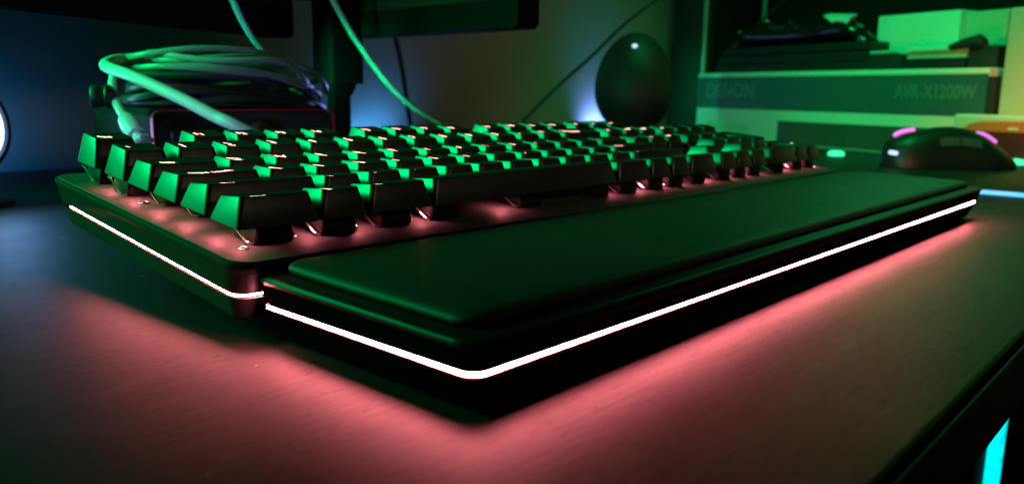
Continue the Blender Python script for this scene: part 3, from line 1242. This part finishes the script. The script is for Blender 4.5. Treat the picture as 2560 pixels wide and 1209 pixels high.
# ------------------------------------------------------------------ mouse mat and mouse
mm_ = thing('mouse_mat', 'black mouse mat with a glowing blue edge right of the wrist rest', 'mouse mat')
bm = bmesh.new()
rect_loft(bm, 592, 948, -110, 168, 6, [(0.5, 0.1), (0, .5), (0, 3.2), (.6, 3.6)], n=5)
obj('pad', bm, M['mat'], mm_)
bm = bmesh.new()
strip(bm, [(591.9, 160), (591.9, 60), (591.9, -60), (591.9, -104)], 1.0, 3.6, .9)
for v in bm.verts:
    v.co.x -= 0.9
obj('light_strip', bm, [M['cyan'], M['cyan']], mm_)
for px_, py_ in ((2090, 388), (2538, 410)):
    p = at_plane(px_, py_, Vector((0, 0, 4)), Vector((0, 0, 1)))
    bm = bmesh.new()
    lathe(bm, [(9.5, -0.3), (9.5, 3.5), (7, 5.5), (.2, 6.2)], (p.x, p.y, 3.6), n=28)
    obj('led_or_glint', bm, M['greenled'], mm_)

ms_ = thing('mouse', 'black mouse with two pink light strips standing on the mouse mat', 'mouse')
cxm, cym = 798, 11
hd = Vector((-0.62, 0.785, 0)).normalized()          # nose direction
sd = Vector((-hd.y, hd.x, 0))                        # left side of the mouse
if sd.dot(CAM - Vector((cxm, cym, 0))) < 0:
    sd = -sd
LEN = 66


def mprof(t):                                        # t -1 tail .. 1 nose : half width, height
    w = 31 * (1 - abs(t) ** 4) ** .5 * (1 - .10 * math.exp(-((t - .1) / .35) ** 2))
    tb = ((-1, .05), (-.92, .22), (-.74, .48), (-.45, .80), (-.22, .95), (-.03, 1), (.2, .985), (.4, .92), (.7, .80), (.91, .62), (1, .35))
    h = 0
    for (t0, h0), (t1, h1) in zip(tb, tb[1:]):
        if t0 <= t <= t1:
            h = 41 * (h0 + (h1 - h0) * (t - t0) / (t1 - t0))
    return max(w, 1.0), max(h, 2.0)


def mpoint(t, a):                                    # a 0 = side (camera), pi = far side
    w, h = mprof(t)
    ca, sa = math.cos(a), math.sin(a)
    cw = math.copysign(abs(ca) ** .72, ca) * w
    ch = abs(sa) ** .8 * h
    return Vector((cxm, cym, 4.6)) + hd * (t * LEN) + sd * cw + Vector((0, 0, ch))


bm = bmesh.new()
rings = []
for i in range(41):
    t = -math.cos(PI * i / 40) * .998
    rings.append([mpoint(t, PI * k / 28) for k in range(29)])
loft(bm, rings)
obj('body', bm, M['mouse'], ms_, smooth=50)


def mpatch(ts, as_, lift, m_, name):
    b_ = bmesh.new()
    nt_, na = 10, 6
    g = []
    for i in range(nt_ + 1):
        rowp = []
        for k in range(na + 1):
            t = ts[0] + (ts[1] - ts[0]) * i / nt_
            a = as_[0] + (as_[1] - as_[0]) * k / na
            p_ = mpoint(t, a)
            c_ = Vector((cxm, cym, 12)) + hd * (t * LEN * .8)
            rowp.append((p_ + (p_ - c_).normalized() * lift))
        g.append([b_.verts.new(p_) for p_ in rowp])
    for i in range(nt_):
        for k in range(na):
            b_.faces.new((g[i][k], g[i + 1][k], g[i + 1][k + 1], g[i][k + 1]))
    ext = bmesh.ops.extrude_face_region(b_, geom=b_.faces[:])
    for v in [e for e in ext['geom'] if isinstance(e, bmesh.types.BMVert)]:
        c_ = Vector((cxm, cym, 10))
        v.co -= (v.co - c_).normalized() * (lift + 1.0)
    return obj(name, b_, m_, ms_, smooth=50)


SB = mat('side_button_plastic', (0.10, 0.115, 0.115), 0.35)
mpatch((0.02, 0.30), (.50, .78), .9, SB, 'side_button')
mpatch((-0.30, -0.01), (.50, .78), .9, SB, 'side_button')
mpatch((-0.55, 0.50), (.05, .40), .25, M['rubber'], 'side_grip')


def mtube(seq, r, m_, name):
    b_ = bmesh.new()
    tube(b_, spline([mpoint(t, a) + Vector((0, 0, lift)) for t, a, lift in seq], 6), r, 8)
    return obj(name, b_, m_, ms_)


def mscreen(seq, r, m_, name, depth=None):
    """light strip on the far shoulder of the shell"""
    b_ = bmesh.new()
    c_ = Vector((cxm, cym, 20)) - sd * 8
    nrm = sd
    tube(b_, spline([at_plane(x, y, c_, nrm) for x, y in seq], 6), r, 8)
    return obj(name, b_, m_, ms_)


mscreen([(2236, 340), (2248, 333), (2266, 328), (2286, 326)], 2.6, M['pink'], 'light_strip')
mscreen([(2441, 334), (2456, 337), (2472, 345), (2488, 357)], 2.6, M['pink'], 'light_strip')
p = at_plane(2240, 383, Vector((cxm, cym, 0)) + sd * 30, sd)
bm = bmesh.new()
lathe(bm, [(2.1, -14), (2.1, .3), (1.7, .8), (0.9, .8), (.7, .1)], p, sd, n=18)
obj('led_or_glint', bm, M['lampglint'], ms_)  # painted glint: a reflected lamp built as a small emitter

# ------------------------------------------------------------------ computer under the desk with a turquoise light bar
pcx = thing('computer_tower', 'dark computer case under the desk with a turquoise light bar', 'computer')
lb = at_plane(2500, 1100, Vector((0, -60, 0)), Vector((0, 1, 0)))
rt = at_plane(2535, 1100, Vector((0, -60, 0)), Vector((0, 1, 0)))
bm = bmesh.new()
box(bm, lb.x - 60, lb.x + 150, -50, 350, -560, -105, 3)
obj('housing', bm, M['rubber'], pcx)
bm = bmesh.new()
wv = (rt.x - lb.x)
t0 = at_plane(2512, 1000, Vector((0, -60, 0)), Vector((0, 1, 0)))
t1 = at_plane(2492, 1209, Vector((0, -60, 0)), Vector((0, 1, 0)))
rect_loft(bm, lb.x - wv * .10, lb.x + wv * .36, -60, -50.5, 2, [(0.5, -500), (0, -498), (0, -110), (.5, -108)], n=3)
obj('light_bar', bm, M['cyan2'], pcx)

# ------------------------------------------------------------------ lamps and added fill lights


def area(name, loc, target, sx, sy, power, color, shape='RECTANGLE', spread=None):
    li = bpy.data.lights.new(name, 'AREA')
    li.shape = shape
    li.size = sx * SC
    li.size_y = sy * SC
    li.energy = power
    li.color = color
    if spread:
        li.spread = math.radians(spread)
    o_ = bpy.data.objects.new(name, li)
    o_.location = Vector(loc) * SC
    d = (Vector(target) - Vector(loc)).normalized()
    o_.rotation_euler = d.to_track_quat('-Z', 'Z').to_euler()
    COL.objects.link(o_)
    return o_


area('green_lamp_or_fill', (-280, 470, 115), (-60, -400, 80), 250, 210, 0.52, (0.0, 1.0, 0.22))
area('green_lamp_or_fill', (-290, 455, 335), (230, 60, 60), 280, 230, 0.92, (0.0, 1.0, 0.24), spread=62)
area('green_lamp_or_fill', (-150, 325, 160), (180, 310, 86), 60, 60, 0.10, (0.0, 1.0, 0.22), spread=36)  # added fill, brightens the cable coil
area('green_lamp_or_fill', (-150, 320, 92), (390, 394, 80), 40, 20, 0.06, (0.0, 1.0, 0.34), spread=13)  # added narrow fill for the sweeping cable
area('green_lamp_or_fill', (640, 150, 600), (1060, 180, 60), 200, 200, 1.1, (0.0, 1.0, 0.22), spread=85)
area('green_lamp_or_fill', (760, 10, 440), (400, -165, 0), 100, 100, 0.085, (0.06, 1.0, 0.25), spread=44)  # added fill that greens the right side of the desk
area('blue_lamp', (72, 588, 26), (200, 640, 26), 40, 24, 0.026, (0.03, 0.30, 1.0))
area('lamp_glow_or_fill', lc + ld * 7, (90, 230, 10), 36, 36, 0.04, (0.16, 0.40, 1.0), spread=110)
area('lamp_glow_or_fill', (-130, 110, 45), (130, 232, 62), 40, 40, 0.018, (0.30, 0.50, 1.0), spread=34)  # added bluish fill for the cables, apart from the round lamp
area('wall_wash', (520, 590, 5), (525, 625, 40), 110, 12, 0.05, (0.06, 0.34, 1.0), spread=120)
area('violet_lamp', (1015, 594, 4), (1017, 625, 40), 60, 12, 0.12, (0.16, 0.28, 1.0), spread=110)
area('violet_lamp', (400, 340, 12), (230, 300, 80), 60, 20, 0.05, (0.26, 0.30, 1.0), spread=130)
area('warm_lamp_or_fill', (700, -500, 900), (760, 620, 220), 250, 250, 0.042, (0.8, 1.0, 0.52), spread=46)
area('warm_lamp_or_fill', (450, -250, 330), (1030, -15, 40), 90, 90, 0.06, (1.0, 0.40, 0.12), spread=20)  # added fill aimed at the orange box
area('warm_lamp_or_fill', (250, -800, 420), (210, 60, 40), 120, 120, 0.022, (1.0, 0.85, 0.5), spread=32)  # added weak frontal fill for the key fronts

# ------------------------------------------------------------------ world and render
w = bpy.data.worlds.new('World')
scene.world = w
w.use_nodes = True
w.node_tree.nodes['Background'].inputs['Color'].default_value = (0.5, 0.7, 0.8, 1)
w.node_tree.nodes['Background'].inputs['Strength'].default_value = 0.0012
scene.render.engine = 'CYCLES'
scene.cycles.use_denoising = True
scene.cycles.denoising_prefilter = 'ACCURATE'
scene.cycles.denoising_input_passes = 'RGB_ALBEDO_NORMAL'
scene.cycles.filter_width = 1.2
scene.cycles.max_bounces = 6
scene.cycles.sample_clamp_indirect = 4
scene.view_settings.view_transform = 'Standard'
scene.view_settings.look = 'None'
scene.view_settings.exposure = 0
scene.view_settings.gamma = 1
